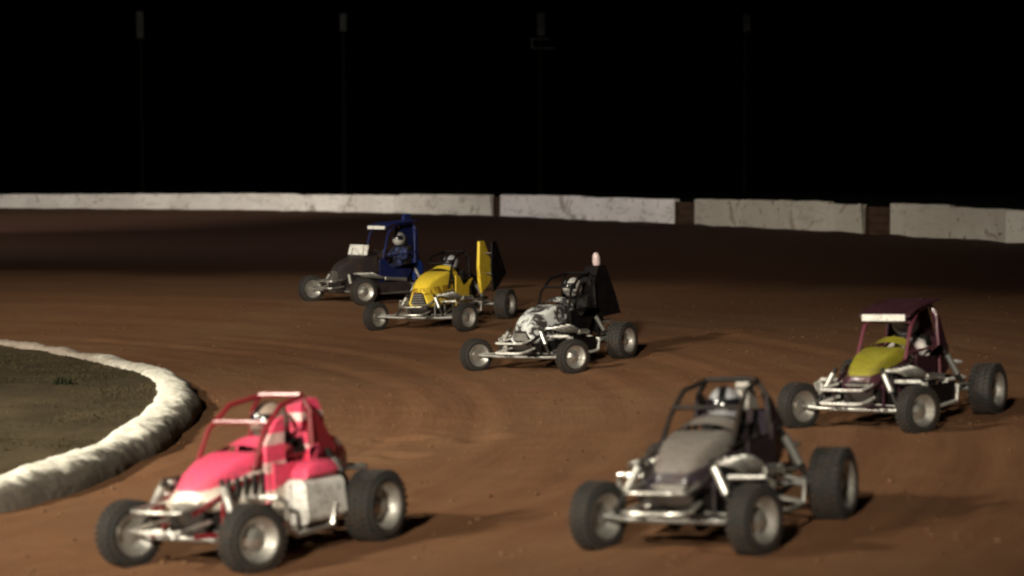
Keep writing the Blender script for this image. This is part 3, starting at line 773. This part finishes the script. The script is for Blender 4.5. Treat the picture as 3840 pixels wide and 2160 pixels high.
def stripe_mesh():
    mb = MB(); secs = []
    for a in np.linspace(R(28), R(195), 20):
        secs.append([(.1685*math.cos(a)*math.sqrt(max(0, 1-(y/.135)**2)), y, .1585*math.sin(a)*math.sqrt(max(0, 1-(y/.135)**2))) for y in (-.03, -.015, 0, .015, .03)])
    mb.loft(secs, cap=False, closed_sec=False); return mb.mesh('stripe', M_BLACK)
STRIPE = stripe_mesh()
HARN = {s_: MB().tube([(-.50, s_*.09, .93), (-.42, s_*.10, 1.0), (-.33, s_*.10, .95), (-.235, s_*.075, .80), (-.21, s_*.05, .66), (-.2, s_*.03, .58)], .019, 6).mesh('harness_strap', M_DARK) for s_ in (1, -1)}
TRIM = MB().tube([(.118*math.cos(2*PI*k/24)*(1.06 if math.cos(2*PI*k/24) > 0 else 1), .097*math.sin(2*PI*k/24), -.138) for k in range(24)], .012, 6, closed=True).mesh('trim', M_BLACK)
def driver(e, c, label, suit, helm, turn=0.0):
    me = DRV.copy(); me.materials.clear(); me.materials.append(suit); me.materials.append(M_GLOVE)
    sx = c.get('wb', 1.8)/1.8; dz = c.get('top', 1.32)-1.32; dz *= .55 if dz > 0 else .95; cx = c.get('cx', 0) - .38*(sx-1)
    o = link('person', me); o.matrix_world = Matrix.LocRotScale(e.location, e.rotation_euler, None) @ Matrix.Translation((cx, 0, dz))
    tag(o, label, 'person', 'drivers strapped into the racing cars')
    h = link('helmet', helmet_mesh(helm), o, (-.37, 0, 1.115)); h.rotation_euler = (0, 0, turn)
    link('visor', VIS, h)
    link('stripe', STRIPE, h)
    for s_ in (1, -1): link('harness_strap', HARN[s_], o)
    link('trim', TRIM, h)
    return o

def place(px, py, heading, c, which):
    """car centre from the ground contact pixel of one wheel"""
    wb = c.get('wb', 1.8); off = {'RL': Vector((-wb/2, c.get('tl', .84), 0)), 'FL': Vector((wb/2, c.get('tf', .70), 0)), 'FR': Vector((wb/2, -c.get('tf', .70), 0))}[which]
    p = G(px, py)
    for _ in range(6): p = G(px, py, gz(p.x, p.y))
    q = p - Matrix.Rotation(heading, 3, 'Z') @ off
    q.z = gz(q.x, q.y) - .012; return q
def seat_on_bank(loc, heading):
    """rotation that lays a car on the banked ground, nose along heading"""
    x, y = loc[0], loc[1]; n_ = Vector(((gz(x-.6, y)-gz(x+.6, y))/1.2, (gz(x, y-.6)-gz(x, y+.6))/1.2, 1)).normalized()
    f_ = Vector((math.cos(heading), math.sin(heading), 0)); f_ = (f_ - n_*f_.dot(n_)).normalized(); l_ = n_.cross(f_)
    return Matrix((f_, l_, n_)).transposed().to_euler()

P_BLUE = paint('navy_paint', (.006, .013, .075), .45, 0, .2, coat=0, spec=.3)
P_BLUE2 = paint('bright_blue_paint', (.014, .055, .30), .4, 0, .2, coat=0, spec=.3)
P_CHAR = paint('charcoal_paint', (.026, .021, .023), .5, 0, .35, coat=0, spec=.3)
P_YEL = paint('yellow_paint', (.85, .58, .04), .38, 0, .22)
P_YELS = paint('yellow_lettered', (.88, .62, .05), .38, 0, .15, (.36, .20, .015), 'script')
P_BW = paint('white_black_blotch', (.78, .79, .78), .35, .1, .3, (.05, .05, .05), 'blotch')
P_PINK = paint('hot_pink_paint', (.88, .085, .18), .45, 0, .42)
P_PINKW = paint('pink_over_white', (.88, .085, .18), .45, 0, .42, (.82, .74, .64), 'lower')
P_PINKB = paint('pink_white_bands', (.88, .08, .17), .45, 0, .42, (.84, .55, .52), 'bands')
P_RED = paint('dark_red_paint', (.20, .012, .02), .4, 0, .25)
P_MAR = paint('maroon_paint', (.032, .008, .017), .42, 0, .3, coat=.1, spec=.3)
P_PUR = paint('plum_paint', (.022, .015, .026), .42, 0, .35, coat=.1, spec=.3)
P_GREY = paint('pale_grey_paint', (.40, .37, .33), .4, 0, .35)
P_OLIVE = paint('acid_yellow_paint', (.48, .44, .03), .4, 0, .25)
P_MARY = paint('yellow_over_maroon', (.27, .24, .02), .45, 0, .4, (.055, .012, .026), 'lower')
P_GREYP = paint('grey_over_plum', (.19, .17, .155), .45, 0, .4, (.022, .015, .026), 'lower')
P_BEACON = paint('pale_pink_plastic', (.60, .45, .45), .4, 0, .1)
P_CAGER = paint('rose_paint', (.13, .03, .05), .4, 0, .3)
S_WHITE = paint('white_suit', (.46, .42, .40), .8, 0, .2, coat=0)
S_BLACK = paint('black_suit', (.010, .010, .011), .85, 0, .2, coat=0, spec=.2)
S_RED = paint('red_suit', (.35, .03, .04), .8, 0, .2, coat=0)
S_BLUE = paint('blue_suit', (.02, .03, .10), .8, 0, .2, coat=0)
H_WHITE = paint('white_helmet', (.42, .40, .38), .3, 0, .4)
H_GREY = paint('grey_helmet', (.34, .34, .36), .3, 0, .3)
H_TAN = paint('dusty_brown_helmet', (.30, .22, .18), .35, 0, .45)

# black car with white bonnet
c = dict(wb=1.60, top=1.32, cx=-.30, hx=-.20, nose=.02, frame=M_BLACK, body=M_BLACK, hood=P_BW, hood_h=.92, side=M_BLACK, nerf=M_WHITE, nerf_plate=M_BLACK, rbump=M_CHROME, steer=R(-24), sail=M_BLACK, rr=.28, rf=.25,
         tf=.86, tl=.72, tr=.80, fin=dict(top=1.40, x=-1.16, y=.12, len=.66, th=.36, mat=M_BLACK, cap=P_BEACON, bot=.62, prof=[(0, 0), (.06, .7), (.30, 1.0), (.62, 1.0), (.9, .35), (1, 0)]))
A = R(235); e = car('black open-wheel race car with a white blotched bonnet and pale beacon on its fin', place(1790, 1389, A, c, 'FR'), A, c)
driver(e, c, 'person in black suit and white helmet driving the car with white blotched bonnet', S_BLACK, H_WHITE, -.2)
# yellow car
c = dict(wb=1.80, top=1.30, cx=-.10, hx=-.16, nose=.02, frame=M_STEEL, body=P_YEL, hood=P_YELS, hood_h=1.0, side=P_YEL, tail=M_BLACK, nerf=M_CHROME, cage=M_BLACK, steer=R(-20), rr=.28, rf=.26,
         tf=.90, tl=.88, tr=.88, fin=dict(top=1.46, len=.85, th=.07, y=.42, gap=-.24, bot=.50, mat=P_YEL, back=M_BLACK, x=-1.02, prof=[(.25, 0), (.2, .5), (.30, 1.0), (.52, 1.0), (1.0, .32), (.6, .12)]))
A = R(246); e = car('yellow open-wheel race car with a tall yellow tail fin', place(1412, 1241, A, c, 'FR'), A, c)
driver(e, c, 'person in black suit and grey helmet driving the yellow car', S_BLACK, H_GREY, -.2)
# navy car
c = dict(wb=2.1, top=1.66, cx=-.36, hx=-.14, nose=.05, frame=P_CHAR, body=P_BLUE, hood=P_CHAR, hood_h=1.0, sail=P_BLUE, nerf_plate=P_CHAR, side=P_BLUE, tail=P_BLUE2, nerf=M_CHROME, cage=P_BLUE, steer=R(-18), rr=.31, rf=.28, roof=P_BLUE,
         tf=.78, tl=.82, tr=.86, exh=M_CHROME, pipes=(1, -1), plate=(.42, 1.10, .56, .22, 0), fin=dict(top=1.84, len=.6, th=.14, mat=P_BLUE, bot=.62))
A = R(229); e = car('navy blue open-wheel race car with a charcoal nose and white number plate', place(1168, 1131, A, c, 'FR'), A, c)
driver(e, c, 'person in navy suit and white helmet driving the navy car', S_BLUE, H_WHITE, .3)
# pink car
c = dict(wb=1.46, top=1.18, sail=P_RED, hx=-.06, nose=.02, hood_h=.80, frame=P_RED, body=P_PINK, hood=P_PINKW, side=P_PINKW, tail=P_PINKB, nerf=M_CHROME, cage=P_RED, steer=R(-16), tf=.58, tl=.66, tr=.66, rr=.28, rf=.25, wr=.27, wf=.19,
         fin=dict(top=1.12, len=.34, th=.2, mat=P_PINKB, bot=.6, prof=[(0, 0), (.1, .9), (.25, 1), (.75, 1), (.95, .8), (1, 0)]), pipes=(-1,),
         extra=[([(-.46, .40, .52, .27, .50), (-.44, .37, .60, .24, .56), (.06, .37, .60, .24, .58), (.08, .40, .52, .27, .52)], .06, M_WHITE, 'side_tank'),
                ([(-.40, .40, .57, .585, .66), (-.34, .39, .58, .58, .70), (-.06, .39, .58, .58, .70), (0, .40, .57, .585, .66)], .04, P_PINK, 'tank_cover'),
                ([(-.04, .300, .335, .42, 1.06), (.06, .302, .337, .42, 1.03), (.20, .304, .339, .42, .86)], .012, P_PINKB, 'cage_panel')])
A = R(240); e = car('hot pink and white open-wheel race car with a red roll cage', place(492, 2116, A, c, 'FR'), A, c)
driver(e, c, 'person in red suit and dusty brown helmet driving the hot pink car', S_RED, H_TAN, -.2)
# grey and plum car
c = dict(wb=1.56, top=1.12, sail=P_PUR, hx=-.04, nose=.06, hood_h=.80, frame=P_CHAR, body=P_PUR, hood=P_GREYP, side=P_PUR, tail=P_PUR, nerf=M_CHROME, cage=M_DARK, steer=R(-14), tf=.60, tl=.68, tr=.68, rr=.28, rf=.25, pipes=(1, -1),
         fin=dict(top=1.10, len=.34, th=.16, mat=P_GREY, bot=.5))
A = R(243); e = car('plum and pale grey open-wheel race car with black roll cage', place(2250, 2056, A, c, 'FR'), A, c)
driver(e, c, 'person in dark suit and grey helmet driving the plum and grey car', S_BLACK, H_GREY, .2)
# maroon car
c = dict(wb=1.7, top=1.24, cx=-.10, hx=-.12, nose=-.05, frame=P_MAR, body=P_MAR, hood=P_MARY, hood_h=.82, side=P_MAR, tail=P_MAR, nerf=M_WHITE, nerf_plate=M_BLACK, sail=P_MAR, roof=P_MAR, cage=P_CAGER, steer=R(-20), tf=.68, tl=.76, tr=.78, rr=.28, rf=.25,
         fin=dict(top=1.28, len=.5, th=.14, mat=P_MAR, bot=.62))
A = R(234); e = car('maroon open-wheel race car with an acid yellow band across its bonnet', place(2998, 1608, A, c, 'FR'), A, c)
driver(e, c, 'person in white suit and grey helmet driving the maroon car', S_WHITE, H_GREY, -.2)
